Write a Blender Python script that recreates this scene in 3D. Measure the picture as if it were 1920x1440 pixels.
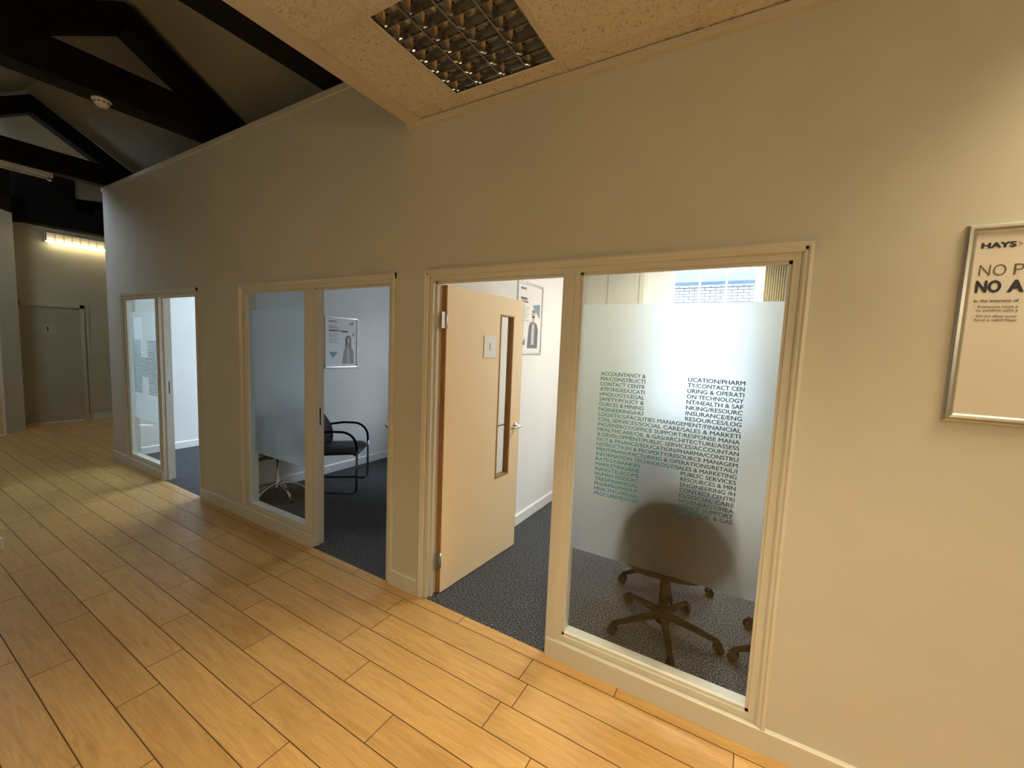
import bpy, math, random
from mathutils import Vector, Matrix
random.seed(7)
PI = math.pi
scene = bpy.context.scene
C = scene.collection
for o in list(bpy.data.objects): bpy.data.objects.remove(o, do_unlink=True)

# ------------------------------------------------------------------ camera
F_PX, YAW, PITCH, ROLL = 773.727, -0.528504, 0.0903048, 0.0413761
CAM = Vector((0.0, -1.92222, 1.634949))
fw = Vector((math.sin(YAW)*math.cos(PITCH), math.cos(YAW)*math.cos(PITCH), -math.sin(PITCH)))
rt = fw.cross(Vector((0, 0, 1))).normalized(); up = rt.cross(fw)
r2 = math.cos(ROLL)*rt + math.sin(ROLL)*up
u2 = -math.sin(ROLL)*rt + math.cos(ROLL)*up
cd = bpy.data.cameras.new('camera'); cam = bpy.data.objects.new('camera', cd); C.objects.link(cam)
M = Matrix((r2, u2, -fw)).transposed().to_4x4(); M.translation = CAM
cam.matrix_world = M
cd.sensor_fit = 'HORIZONTAL'; cd.sensor_width = 36.0; cd.lens = 36.0*F_PX/1920.0
cd.clip_start = 0.02; cd.clip_end = 200
scene.camera = cam

# ------------------------------------------------------------------ exposure, world, lights
vs = scene.view_settings
vs.view_transform = 'Standard'; vs.look = 'None'; vs.gamma = 1.0; vs.use_curve_mapping = False
vs.exposure = 0.0
W = bpy.data.worlds.new('overcast_sky'); scene.world = W; W.use_nodes = True
bg = W.node_tree.nodes['Background']
bg.inputs[0].default_value = (0.74, 0.85, 1.0, 1); bg.inputs[1].default_value = 20.0
scene.cycles.max_bounces = 10; scene.cycles.diffuse_bounces = 6; scene.cycles.transparent_max_bounces = 12

def portal(name, loc, rot, sx, sy):
    l = bpy.data.lights.new(name, 'AREA'); l.shape = 'RECTANGLE'; l.size = sx; l.size_y = sy
    o = bpy.data.objects.new(name, l); C.objects.link(o); o.location = loc; o.rotation_euler = rot
    l.cycles.is_portal = True
    return o
# real windows let the sky in: one sampling portal in each opening
ROOM_WIN = [(-0.845, -0.03), (-3.58, -2.72), (-6.6, -4.8)]
SKYL = (-8.48, -7.5, -1.6, -1.1)        # roof window over the far corridor: x0, x1, y0, y1
WZ0, WZ1 = 0.95, 2.55
for i, (a, b) in enumerate(ROOM_WIN):
    portal('window_daylight', ((a+b)/2, 3.02, (WZ0+WZ1)/2), (-PI/2, 0, 0), b-a, WZ1-WZ0)

portal('roof_daylight', ((SKYL[0]+SKYL[1])/2, (SKYL[2]+SKYL[3])/2, 4.225-0.615*(-0.53-(SKYL[2]+SKYL[3])/2)+0.06), (math.atan(-0.615), 0, 0), SKYL[1]-SKYL[0], (SKYL[3]-SKYL[2])*1.17)

def area(name, loc, rot, sx, sy, power, col, spread=PI, parent=None):
    l = bpy.data.lights.new(name, 'AREA'); l.shape = 'RECTANGLE'; l.size = sx; l.size_y = sy
    l.energy = power; l.color = col; l.spread = spread
    o = bpy.data.objects.new(name, l); C.objects.link(o)
    o.location = loc; o.rotation_euler = rot
    if parent: o.parent = parent
    return o
WARM = (1.0, 0.80, 0.50)
LAMP_POWER = [23.0, 60.0, 28.0, 19.0, 46.0]
LAMP_SPREAD = [118, 150, 150, 150, 104]
FILL_WALL_LAMPS = [(1.30, 15.0), (-3.0, 9.0)]       # added unseen fill lights on the wall behind the camera          # the two lit louvre lights in the office ceiling, beside and behind the camera
LAMP_POS = [(1.24, -0.705+0.295), (-0.27-0.3+0.3, -3.0)]
TUBE_POWER = 1.5

# ------------------------------------------------------------------ materials
def mat(name, col=(0.8,)*3, rough=0.5, metal=0.0, spec=0.5, **kw):
    m = bpy.data.materials.new(name); m.use_nodes = True
    b = m.node_tree.nodes['Principled BSDF']
    b.inputs['Base Color'].default_value = (*col, 1); b.inputs['Roughness'].default_value = rough
    b.inputs['Metallic'].default_value = metal; b.inputs['Specular IOR Level'].default_value = spec
    for k, v in kw.items(): b.inputs[k].default_value = v
    return m
def nodes(m): return m.node_tree.nodes, m.node_tree.links, m.node_tree.nodes['Principled BSDF']
def noise(N, L, scale, detail=3, rough=0.6, vec=None):
    n = N.new('ShaderNodeTexNoise'); n.inputs['Scale'].default_value = scale
    n.inputs['Detail'].default_value = detail; n.inputs['Roughness'].default_value = rough
    if vec is not None: L.new(vec, n.inputs['Vector'])
    return n
def ramp(N, stops):
    r = N.new('ShaderNodeValToRGB'); e = r.color_ramp.elements
    e[0].position, e[0].color = stops[0][0], (*stops[0][1], 1)
    e[1].position, e[1].color = stops[-1][0], (*stops[-1][1], 1)
    for p, c in stops[1:-1]:
        k = e.new(p); k.color = (*c, 1)
    return r
def textured(name, c0, c1, scale, rough, bump=0.0, bscale=None, detail=4, metal=0.0, spec=0.5):
    m = mat(name, c0, rough, metal, spec); N, L, B = nodes(m)
    tc = N.new('ShaderNodeTexCoord')
    n = noise(N, L, scale, detail, 0.6, tc.outputs['Object'])
    r = ramp(N, [(0.3, c0), (0.7, c1)]); L.new(n.outputs['Fac'], r.inputs[0]); L.new(r.outputs[0], B.inputs['Base Color'])
    if bump:
        n2 = noise(N, L, bscale or scale*4, 3, 0.6, tc.outputs['Object'])
        bp = N.new('ShaderNodeBump'); bp.inputs['Strength'].default_value = bump; bp.inputs['Distance'].default_value = 0.004
        L.new(n2.outputs['Fac'], bp.inputs['Height']); L.new(bp.outputs[0], B.inputs['Normal'])
    return m
m_wall = textured('painted_plaster', (0.555, 0.55, 0.485), (0.59, 0.585, 0.52), 2.5, 0.62, 0.10, 60, spec=0.25)
m_south = textured('reflection_cutting_taupe', (0.15, 0.145, 0.135), (0.18, 0.175, 0.16), 2.5, 0.7)  # unseen wall darkened to weaken its reflection in the glass
m_west = textured('dimmed_cream_paint', (0.43, 0.395, 0.275), (0.47, 0.43, 0.31), 2.5, 0.62, 0.10, 60, spec=0.2)  # wall paint darkened and yellowed to stand for the dim corridor end
m_room = textured('white_emulsion', (0.80, 0.80, 0.79), (0.84, 0.84, 0.83), 2.0, 0.7, 0.06, 60, spec=0.2)
m_trim = textured('cream_gloss_paint', (0.62, 0.61, 0.53), (0.635, 0.625, 0.545), 3, 0.38)
m_white = textured('white_gloss_paint', (0.82, 0.82, 0.80), (0.86, 0.86, 0.84), 5, 0.35)
m_soffit = textured('dimmed_white_boarding', (0.26, 0.25, 0.21), (0.33, 0.315, 0.265), 1.2, 0.8, 0.1, 20)  # white boarding, its colour darkened to give the roof its gloom
m_beam = textured('black_painted_timber', (0.006, 0.005, 0.005), (0.011, 0.010, 0.009), 12, 0.75, 0.25, 30, spec=0.15)
m_tgrid = mat('cream_ceiling_grid', (0.60, 0.56, 0.48), 0.4)
m_alu = textured('satin_aluminium', (0.70, 0.70, 0.68), (0.78, 0.78, 0.76), 40, 0.28, metal=1.0)
m_dchrome = mat('shaded_chrome', (0.22, 0.22, 0.23), 0.2, 1.0)  # chrome darkened for the sled legs standing in shade
m_chrome = mat('chrome', (0.85, 0.85, 0.86), 0.12, 1.0)
m_steel = textured('brushed_steel', (0.55, 0.54, 0.50), (0.68, 0.66, 0.62), 60, 0.3, metal=1.0)
m_leather = textured('black_leather', (0.006, 0.006, 0.007), (0.011, 0.010, 0.011), 14, 0.45, 0.15, 160, spec=0.28)
m_blackpl = textured('black_plastic', (0.005, 0.005, 0.005), (0.008, 0.008, 0.007), 20, 0.75, spec=0.04)
m_blackpl.node_tree.nodes['Principled BSDF'].inputs['IOR'].default_value = 1.2
m_fabric = textured('charcoal_fabric', (0.007, 0.0065, 0.0055), (0.013, 0.012, 0.010), 90, 0.9, 0.4, 300, spec=0.1)
m_rubber = mat('dark_rubber', (0.010, 0.0095, 0.009), 0.8, 0.0, 0.1, IOR=1.2)
m_paper = mat('poster_paper', (0.80, 0.79, 0.77), 0.5)
m_paper2 = mat('notice_paper', (0.66, 0.63, 0.56), 0.35)
m_ink = mat('navy_ink', (0.012, 0.016, 0.035), 0.5)
m_ink2 = mat('brown_grey_ink', (0.10, 0.085, 0.07), 0.5)
m_greyink = mat('grey_ink', (0.30, 0.30, 0.31), 0.5)
m_blueink = mat('blue_grey_ink', (0.22, 0.31, 0.40), 0.5)
m_tealink = mat('teal_grey_ink', (0.16, 0.25, 0.27), 0.5)
m_skin = mat('printed_skin_tone', (0.55, 0.42, 0.36), 0.5)
m_hair = mat('printed_dark_brown', (0.22, 0.18, 0.165), 0.5)
m_jack = mat('printed_grey_cloth', (0.33, 0.32, 0.32), 0.5)
m_jack2 = mat('printed_dark_suit', (0.16, 0.15, 0.16), 0.5)
m_shirt = mat('printed_pale_shirt', (0.55, 0.54, 0.58), 0.5)
m_sign = mat('white_sign_plastic', (0.78, 0.78, 0.72), 0.35)
m_plast = mat('white_plastic', (0.72, 0.70, 0.66), 0.4)
m_table = textured('white_laminate', (0.78, 0.77, 0.74), (0.82, 0.81, 0.78), 8, 0.3)
m_edge = mat('dark_table_edge', (0.05, 0.04, 0.035), 0.5)

def wood(name, cols, rough, sc=(1.0, 1.0, 0.05), vec='Object', big=6.0):
    m = mat(name, cols[0], rough); N, L, B = nodes(m)
    tc = N.new('ShaderNodeTexCoord'); mp = N.new('ShaderNodeMapping'); mp.inputs['Scale'].default_value = sc
    L.new(tc.outputs[vec], mp.inputs[0])
    n = noise(N, L, big, 6, 0.65, mp.outputs[0]); n.inputs['Distortion'].default_value = 0.6
    r = ramp(N, [(0.3, cols[0]), (0.55, cols[1]), (0.75, cols[2])]); L.new(n.outputs['Fac'], r.inputs[0])
    L.new(r.outputs[0], B.inputs['Base Color'])
    return m
m_door = wood('pale_maple_veneer', [(0.84, 0.65, 0.39), (0.87, 0.685, 0.42), (0.81, 0.62, 0.36)], 0.42, (14, 14, 0.9))
m_lip = wood('oak_lipping', [(0.34, 0.17, 0.055), (0.42, 0.22, 0.08), (0.30, 0.15, 0.05)], 0.5, (10, 10, 1.0))

def floor_mat():
    m = mat('beech_laminate', (0.5, 0.3, 0.15), 0.36); N, L, B = nodes(m)
    tc = N.new('ShaderNodeTexCoord')
    at = N.new('ShaderNodeAttribute'); at.attribute_name = 'tone'
    cx = N.new('ShaderNodeCombineXYZ'); ml = N.new('ShaderNodeMath'); ml.operation = 'MULTIPLY'; ml.inputs[1].default_value = 37.0
    L.new(at.outputs['Fac'], ml.inputs[0]); L.new(ml.outputs[0], cx.inputs[2]); L.new(ml.outputs[0], cx.inputs[0])
    ad = N.new('ShaderNodeVectorMath'); ad.operation = 'ADD'; L.new(tc.outputs['Object'], ad.inputs[0]); L.new(cx.outputs[0], ad.inputs[1])
    mp = N.new('ShaderNodeMapping'); mp.inputs['Scale'].default_value = (0.9, 9, 1); L.new(ad.outputs[0], mp.inputs[0])
    n = noise(N, L, 3.0, 7, 0.62, mp.outputs[0]); n.inputs['Distortion'].default_value = 1.2
    mp2 = N.new('ShaderNodeMapping'); mp2.inputs['Scale'].default_value = (2.5, 60, 1); L.new(ad.outputs[0], mp2.inputs[0])
    n2 = noise(N, L, 4.0, 3, 0.6, mp2.outputs[0])
    r = ramp(N, [(0.28, (0.46, 0.27, 0.090)), (0.5, (0.56, 0.345, 0.122)), (0.72, (0.62, 0.40, 0.155))])
    L.new(n.outputs['Fac'], r.inputs[0])
    r2_ = ramp(N, [(0.35, (0.90, 0.88, 0.85)), (0.65, (1.04, 1.04, 1.04))]); L.new(n2.outputs['Fac'], r2_.inputs[0])
    mx = N.new('ShaderNodeMix'); mx.data_type = 'RGBA'; mx.blend_type = 'MULTIPLY'; mx.inputs[0].default_value = 1.0
    L.new(r.outputs[0], mx.inputs[6]); L.new(r2_.outputs[0], mx.inputs[7])
    # knots
    mp3 = N.new('ShaderNodeMapping'); mp3.inputs['Scale'].default_value = (1.6, 4.0, 1); L.new(ad.outputs[0], mp3.inputs[0])
    vo = N.new('ShaderNodeTexVoronoi'); vo.inputs['Scale'].default_value = 1.0; L.new(mp3.outputs[0], vo.inputs['Vector'])
    sn = N.new('ShaderNodeMath'); sn.operation = 'SINE'; mm = N.new('ShaderNodeMath'); mm.operation = 'MULTIPLY'; mm.inputs[1].default_value = 75
    L.new(vo.outputs['Distance'], mm.inputs[0]); L.new(mm.outputs[0], sn.inputs[0])
    rk = ramp(N, [(0.0, (1, 1, 1)), (0.16, (0, 0, 0))]); L.new(vo.outputs['Distance'], rk.inputs[0])
    mk = N.new('ShaderNodeMath'); mk.operation = 'MULTIPLY_ADD'; mk.inputs[1].default_value = 0.5; mk.inputs[2].default_value = 0.5
    L.new(sn.outputs[0], mk.inputs[0]); m4 = N.new('ShaderNodeMath'); m4.operation = 'MULTIPLY'; L.new(mk.outputs[0], m4.inputs[0]); L.new(rk.outputs[0], m4.inputs[1])
    m5 = N.new('ShaderNodeMath'); m5.operation = 'MULTIPLY'; m5.inputs[1].default_value = 0.35; L.new(m4.outputs[0], m5.inputs[0])
    mx3 = N.new('ShaderNodeMix'); mx3.data_type = 'RGBA'; mx3.inputs[7].default_value = (0.24, 0.115, 0.04, 1)
    L.new(m5.outputs[0], mx3.inputs[0]); L.new(mx.outputs[2], mx3.inputs[6])
    rt_ = ramp(N, [(0.0, (0.90, 0.89, 0.87)), (1.0, (1.08, 1.08, 1.08))]); L.new(at.outputs['Fac'], rt_.inputs[0])
    mx2 = N.new('ShaderNodeMix'); mx2.data_type = 'RGBA'; mx2.blend_type = 'MULTIPLY'; mx2.inputs[0].default_value = 1.0
    L.new(mx3.outputs[2], mx2.inputs[6]); L.new(rt_.outputs[0], mx2.inputs[7]); L.new(mx2.outputs[2], B.inputs['Base Color'])
    bp = N.new('ShaderNodeBump'); bp.inputs['Strength'].default_value = 0.06; bp.inputs['Distance'].default_value = 0.002
    L.new(n2.outputs['Fac'], bp.inputs['Height']); L.new(bp.outputs[0], B.inputs['Normal'])
    return m
m_floor = floor_mat()
m_groove = mat('dark_joint', (0.10, 0.048, 0.018), 0.7)

def carpet_mat():
    m = mat('flecked_loop_carpet', (0.03, 0.035, 0.045), 0.95, spec=0.1); N, L, B = nodes(m)
    tc = N.new('ShaderNodeTexCoord'); n = noise(N, L, 125, 2, 0.75, tc.outputs['Object'])
    r = ramp(N, [(0.36, (0.010, 0.011, 0.014)), (0.50, (0.050, 0.054, 0.062)), (0.66, (0.25, 0.255, 0.265))])
    L.new(n.outputs['Fac'], r.inputs[0]); L.new(r.outputs[0], B.inputs['Base Color'])
    bp = N.new('ShaderNodeBump'); bp.inputs['Strength'].default_value = 0.6; bp.inputs['Distance'].default_value = 0.004
    L.new(n.outputs['Fac'], bp.inputs['Height']); L.new(bp.outputs[0], B.inputs['Normal'])
    return m
m_carpet = carpet_mat()

def tile_mat():
    m = mat('fissured_mineral_tile', (0.62, 0.53, 0.41), 0.9, spec=0.1); N, L, B = nodes(m)
    tc = N.new('ShaderNodeTexCoord'); n = noise(N, L, 95, 3, 0.7, tc.outputs['Object'])
    n2 = noise(N, L, 26, 3, 0.7, tc.outputs['Object'])
    mul = N.new('ShaderNodeMath'); mul.operation = 'MULTIPLY_ADD'; mul.inputs[1].default_value = 0.35
    L.new(n2.outputs['Fac'], mul.inputs[0]); L.new(n.outputs['Fac'], mul.inputs[2])
    r = ramp(N, [(0.50, (0.34, 0.30, 0.24)), (0.60, (0.64, 0.615, 0.56)), (0.85, (0.69, 0.665, 0.61))])
    L.new(mul.outputs[0], r.inputs[0]); L.new(r.outputs[0], B.inputs['Base Color'])
    bp = N.new('ShaderNodeBump'); bp.inputs['Strength'].default_value = 0.5; bp.inputs['Distance'].default_value = 0.003
    L.new(mul.outputs[0], bp.inputs['Height']); L.new(bp.outputs[0], B.inputs['Normal'])
    return m
m_tile = tile_mat()

def glass_mat():
    m = bpy.data.materials.new('clear_pane'); m.use_nodes = True; N, L = m.node_tree.nodes, m.node_tree.links
    N.remove(N['Principled BSDF']); out = N['Material Output']
    t = N.new('ShaderNodeBsdfTransparent'); t.inputs[0].default_value = (0.955, 0.975, 0.97, 1)
    g = N.new('ShaderNodeBsdfGlossy'); g.inputs['Roughness'].default_value = 0.01
    ge = N.new('ShaderNodeNewGeometry'); dt = N.new('ShaderNodeVectorMath'); dt.operation = 'DOT_PRODUCT'
    L.new(ge.outputs['Normal'], dt.inputs[0]); L.new(ge.outputs['Incoming'], dt.inputs[1])
    ab = N.new('ShaderNodeMath'); ab.operation = 'ABSOLUTE'; L.new(dt.outputs['Value'], ab.inputs[0])
    om = N.new('ShaderNodeMath'); om.operation = 'SUBTRACT'; om.inputs[0].default_value = 1.0; L.new(ab.outputs[0], om.inputs[1])
    pw = N.new('ShaderNodeMath'); pw.operation = 'POWER'; pw.inputs[1].default_value = 5.0; L.new(om.outputs[0], pw.inputs[0])
    f = N.new('ShaderNodeMath'); f.operation = 'MULTIPLY_ADD'; f.inputs[1].default_value = 0.97; f.inputs[2].default_value = 0.03; L.new(pw.outputs[0], f.inputs[0])
    mx = N.new('ShaderNodeMixShader'); L.new(f.outputs[0], mx.inputs[0]); L.new(t.outputs[0], mx.inputs[1]); L.new(g.outputs[0], mx.inputs[2])
    L.new(mx.outputs[0], out.inputs[0]); return m
m_glass = glass_mat()
m_tint = glass_mat(); m_tint.name = 'daylight_dimming_pane'; [setattr(n.inputs[0], 'default_value', (0.16, 0.18, 0.17, 1)) for n in m_tint.node_tree.nodes if n.type == 'BSDF_TRANSPARENT']  # pane darkened to dim the daylight behind it and its mirror image
def film_mat(alpha=0.25):
    m = bpy.data.materials.new('frosted_film'); m.use_nodes = True; N, L = m.node_tree.nodes, m.node_tree.links
    N.remove(N['Principled BSDF']); out = N['Material Output']
    rf = N.new('ShaderNodeBsdfRefraction'); rf.inputs['Roughness'].default_value = 0.72; rf.inputs['IOR'].default_value = 1.22
    rf.inputs[0].default_value = (0.80, 0.85, 0.85, 1)
    tl = N.new('ShaderNodeBsdfTranslucent'); tl.inputs[0].default_value = (0.93, 0.96, 0.98, 1)
    df = N.new('ShaderNodeBsdfDiffuse'); df.inputs[0].default_value = (0.70, 0.76, 0.76, 1)
    a = N.new('ShaderNodeMixShader'); a.inputs[0].default_value = 0.25; L.new(rf.outputs[0], a.inputs[1]); L.new(tl.outputs[0], a.inputs[2])
    b = N.new('ShaderNodeMixShader'); b.inputs[0].default_value = 0.015; L.new(a.outputs[0], b.inputs[1]); L.new(df.outputs[0], b.inputs[2])
    L.new(b.outputs[0], out.inputs[0]); return m
m_film = film_mat()
def letter_mat():
    # the print itself runs from teal-blue on the left to dark slate on the right
    m = mat('teal_to_slate_vinyl', (0.05, 0.2, 0.25), 0.5); N, L, B = nodes(m)
    tc = N.new('ShaderNodeTexCoord'); sx = N.new('ShaderNodeSeparateXYZ'); L.new(tc.outputs['Generated'], sx.inputs[0])
    r = ramp(N, [(0.0, (0.045, 0.44, 0.50)), (0.32, (0.04, 0.30, 0.36)), (0.6, (0.032, 0.13, 0.18)), (1.0, (0.028, 0.07, 0.11))])
    L.new(sx.outputs['X'], r.inputs[0])
    r2_ = ramp(N, [(0.0, (0.04, 0.20, 0.46)), (0.5, (0.045, 0.36, 0.50))]); L.new(sx.outputs['Z'], r2_.inputs[0])
    rl = ramp(N, [(0.0, (1, 1, 1)), (0.3, (0, 0, 0))]); L.new(sx.outputs['X'], rl.inputs[0])
    mz = ramp(N, [(0.1, (1, 1, 1)), (0.6, (0, 0, 0))]); L.new(sx.outputs['Z'], mz.inputs[0])
    ml = N.new('ShaderNodeMath'); ml.operation = 'MULTIPLY'; L.new(rl.outputs[0], ml.inputs[0]); L.new(mz.outputs[0], ml.inputs[1])
    mx = N.new('ShaderNodeMix'); mx.data_type = 'RGBA'; L.new(ml.outputs[0], mx.inputs[0]); L.new(r.outputs[0], mx.inputs[6]); L.new(r2_.outputs[0], mx.inputs[7])
    L.new(mx.outputs[2], B.inputs['Base Color']); return m
m_letter = letter_mat()
def emis(name, col, s):
    m = bpy.data.materials.new(name); m.use_nodes = True; N, L = m.node_tree.nodes, m.node_tree.links
    N.remove(N['Principled BSDF']); e = N.new('ShaderNodeEmission'); e.inputs[0].default_value = (*col, 1); e.inputs[1].default_value = s
    L.new(e.outputs[0], N['Material Output'].inputs[0]); return m
m_tube = emis('lit_fluorescent_tube', (1.0, 0.86, 0.55), 14.0)
m_tubeoff = mat('unlit_white_tube', (0.55, 0.55, 0.53), 0.25)
m_prism = mat('prismatic_diffuser', (0.95, 0.85, 0.5), 0.25, **{'Transmission Weight': 0.85, 'IOR': 1.3})
def brick_mat():
    m = mat('pale_brick', (0.6, 0.5, 0.45), 0.9); N, L, B = nodes(m)
    tc = N.new('ShaderNodeTexCoord'); mp = N.new('ShaderNodeMapping'); mp.inputs['Rotation'].default_value = (PI/2, 0, 0); L.new(tc.outputs['Object'], mp.inputs[0])
    b = N.new('ShaderNodeTexBrick'); b.inputs['Scale'].default_value = 1.0; b.inputs['Brick Width'].default_value = 0.21; b.inputs['Row Height'].default_value = 0.062
    b.inputs['Mortar Size'].default_value = 0.009
    b.inputs['Color1'].default_value = (0.34, 0.335, 0.33, 1); b.inputs['Color2'].default_value = (0.25, 0.25, 0.26, 1); b.inputs['Mortar'].default_value = (0.03, 0.036, 0.045, 1)
    L.new(mp.outputs[0], b.inputs['Vector']); L.new(b.outputs[0], B.inputs['Base Color']); return m
m_brick = brick_mat()
m_slate = textured('blue_slate', (0.010, 0.021, 0.042), (0.018, 0.034, 0.058), 4, 0.6)
m_ground = textured('yard_paving', (0.30, 0.29, 0.28), (0.38, 0.37, 0.36), 3, 0.9)
m_blind = textured('cream_blind_fabric', (0.52, 0.46, 0.32), (0.58, 0.52, 0.37), 20, 0.8)

# ------------------------------------------------------------------ mesh helpers
class MB:
    def __init__(s): s.v = []; s.f = []; s.mi = []; s.sm = []
    def add(s, v, f, mi=0, sm=False):
        k = len(s.v); s.v += [tuple(p) for p in v]
        for q in f: s.f.append([i+k for i in q]); s.mi.append(mi); s.sm.append(sm)
    def box(s, a, b, mi=0, bev=0.0):
        x0, y0, z0 = [min(a[i], b[i]) for i in range(3)]; x1, y1, z1 = [max(a[i], b[i]) for i in range(3)]
        v = [(x0,y0,z0),(x1,y0,z0),(x1,y1,z0),(x0,y1,z0),(x0,y0,z1),(x1,y0,z1),(x1,y1,z1),(x0,y1,z1)]
        s.add(v, [(0,3,2,1),(4,5,6,7),(0,1,5,4),(1,2,6,5),(2,3,7,6),(3,0,4,7)], mi)
    def quad(s, a, b, c, d, mi=0): s.add([a,b,c,d], [(0,1,2,3)], mi)
    def prism(s, poly, axis, lo, hi, mi=0):
        # poly: 2D points (in the two other axes, cyclic order), extruded along axis
        n = len(poly)
        def p(q, t):
            if axis == 'x': return (t, q[0], q[1])
            if axis == 'y': return (q[0], t, q[1])
            return (q[0], q[1], t)
        v = [p(q, lo) for q in poly] + [p(q, hi) for q in poly]
        f = [tuple(range(n))[::-1], tuple(range(n, 2*n))] + [(i, (i+1) % n, n+(i+1) % n, n+i) for i in range(n)]
        s.add(v, f, mi)
    def tube(s, pts, r, n=12, mi=0, closed=False):
        pts = [Vector(p) for p in pts]; m = len(pts); rs = r if isinstance(r, (list, tuple)) else [r]*m
        v = []; f = []; prev = None
        for i, p in enumerate(pts):
            if closed: t = pts[(i+1) % m]-pts[(i-1) % m]
            else: t = pts[min(i+1, m-1)]-pts[max(i-1, 0)]
            t.normalize()
            if prev is None:
                a = Vector((0,0,1)) if abs(t.z) < 0.9 else Vector((1,0,0)); nx = t.cross(a).normalized()
            else: nx = (prev-t*prev.dot(t)).normalized()
            prev = nx; ny = t.cross(nx)
            for k in range(n):
                an = 2*PI*k/n; v.append(p+(nx*math.cos(an)+ny*math.sin(an))*rs[i])
        for i in range(m if closed else m-1):
            j = (i+1) % m
            for k in range(n): f.append((i*n+k, i*n+(k+1) % n, j*n+(k+1) % n, j*n+k))
        if not closed: f += [tuple(range(n))[::-1], tuple(range((m-1)*n, m*n))]
        s.add(v, f, mi, True)
    def lathe(s, prof, n=24, c=(0,0,0), mi=0, axis='z'):
        v = []; f = []; m = len(prof)
        for r, z in prof:
            for k in range(n):
                a = 2*PI*k/n; x, y = max(r, 1e-4)*math.cos(a), max(r, 1e-4)*math.sin(a)
                q = (x, y, z) if axis == 'z' else ((x, z, y) if axis == 'y' else (z, x, y))
                v.append((c[0]+q[0], c[1]+q[1], c[2]+q[2]))
        for i in range(m-1):
            for k in range(n): f.append((i*n+k, i*n+(k+1) % n, (i+1)*n+(k+1) % n, (i+1)*n+k))
        f += [tuple(range(n))[::-1], tuple(range((m-1)*n, m*n))]
        s.add(v, f, mi, True)
    def grid(s, fn, nu, nv, mi=0, sm=True):
        v = [fn(i/nu, j/nv) for i in range(nu+1) for j in range(nv+1)]
        f = [(i*(nv+1)+j, (i+1)*(nv+1)+j, (i+1)*(nv+1)+j+1, i*(nv+1)+j+1) for i in range(nu) for j in range(nv)]
        s.add(v, f, mi, sm)
    def build(s, name, mats, parent=None, bevel=0.0, seg=2, smooth=None):
        me = bpy.data.meshes.new(name); me.from_pydata(s.v, [], s.f)
        mats = mats if isinstance(mats, (list, tuple)) else [mats]
        for m in mats: me.materials.append(m)
        me.polygons.foreach_set('material_index', s.mi); me.polygons.foreach_set('use_smooth', s.sm)
        me.update(); me.validate()
        o = bpy.data.objects.new(name, me); C.objects.link(o)
        if parent: o.parent = parent
        if bevel:
            b = o.modifiers.new('bevel', 'BEVEL'); b.width = bevel; b.segments = seg; b.limit_method = 'ANGLE'; b.angle_limit = 0.7
            b.harden_normals = False
        return o
def rounded(name, mb, mats, parent, r, sub=1):
    o = mb.build(name, mats, parent); b = o.modifiers.new('b', 'BEVEL'); b.width = r; b.segments = 4; b.limit_method = 'ANGLE'
    for p in o.data.polygons: p.use_smooth = True
    return o
def tag(o, label, cat=None, group=None, kind=None):
    if label: o['label'] = label
    if cat: o['category'] = cat
    if group: o['group'] = group
    if kind: o['kind'] = kind
    return o
def struct(o, label): return tag(o, label, None, None, 'structure')
def empty(name, loc, rz=0.0):
    o = bpy.data.objects.new(name, None); C.objects.link(o); o.location = loc; o.rotation_euler = (0, 0, rz)
    o.empty_display_size = 0.1
    return o
def children(o): return [c for c in list(bpy.data.objects) if c.parent == o]
def copy_tree(o, parent=None):
    c = o.copy(); C.objects.link(c); c.parent = parent
    for ch in children(o): copy_tree(ch, c)
    return c
_tc = {}
def text_mesh(s, bold=0.0):
    """flat letter outlines of the built-in font: vertices, faces, width, cap height"""
    k = (s, bold)
    if k in _tc: return _tc[k]
    cu = bpy.data.curves.new('t', 'FONT'); cu.body = s; cu.size = 1.0; cu.offset = -0.01 if bold < 0 else 0.0; cu.resolution_u = 3
    ob = bpy.data.objects.new('t', cu); C.objects.link(ob)
    dg = bpy.context.evaluated_depsgraph_get(); dg.update()
    me = bpy.data.meshes.new_from_object(ob.evaluated_get(dg))
    v = [(p.co.x, p.co.y) for p in me.vertices]; f = [tuple(p.vertices) for p in me.polygons]
    bpy.data.objects.remove(ob, do_unlink=True); bpy.data.curves.remove(cu); bpy.data.meshes.remove(me)
    if bold > 0:                                  # heavier strokes: the outline laid over itself, nudged each way
        n = len(v); v0, f0 = v, f; v = []; f = []
        for q, (dx, dy) in enumerate(((-1, 0), (1, 0), (0, -.7), (0, .7), (-.7, .5), (.7, -.5))):
            v += [(p[0]+dx*bold, p[1]+dy*bold) for p in v0]; f += [tuple(i+q*n for i in t) for t in f0]
    x0 = min(p[0] for p in v); x1 = max(p[0] for p in v); y1 = max(p[1] for p in v); y0 = min(p[1] for p in v)
    _tc[k] = (v, f, x0, x1, y0, y1); return _tc[k]
def put_text(mb, s, w, capz, fn, mi=0, bold=0.0, u0=0.0, v0=0.0, cap=0.70, slant=0.0):
    """letters from u0..u0+w, baseline v0, cap height capz; fn(u,v)->3D"""
    v, f, x0, x1, y0, y1 = text_mesh(s, bold)
    k = w/(x1-x0) if w else capz/cap; kv = capz/cap
    o0 = Vector(fn(0, 0)); nrm = (Vector(fn(1, 0))-o0).cross(Vector(fn(0, 1))-o0).normalized()
    per = len(v)//6 if bold > 0 else len(v)      # each laid-over outline sits a hair in front of the last
    mb.add([Vector(fn(u0+(p[0]-x0)*k, v0+p[1]*kv))+nrm*(0.00005*(i//per)) for i, p in enumerate(v)], f, mi)

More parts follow.
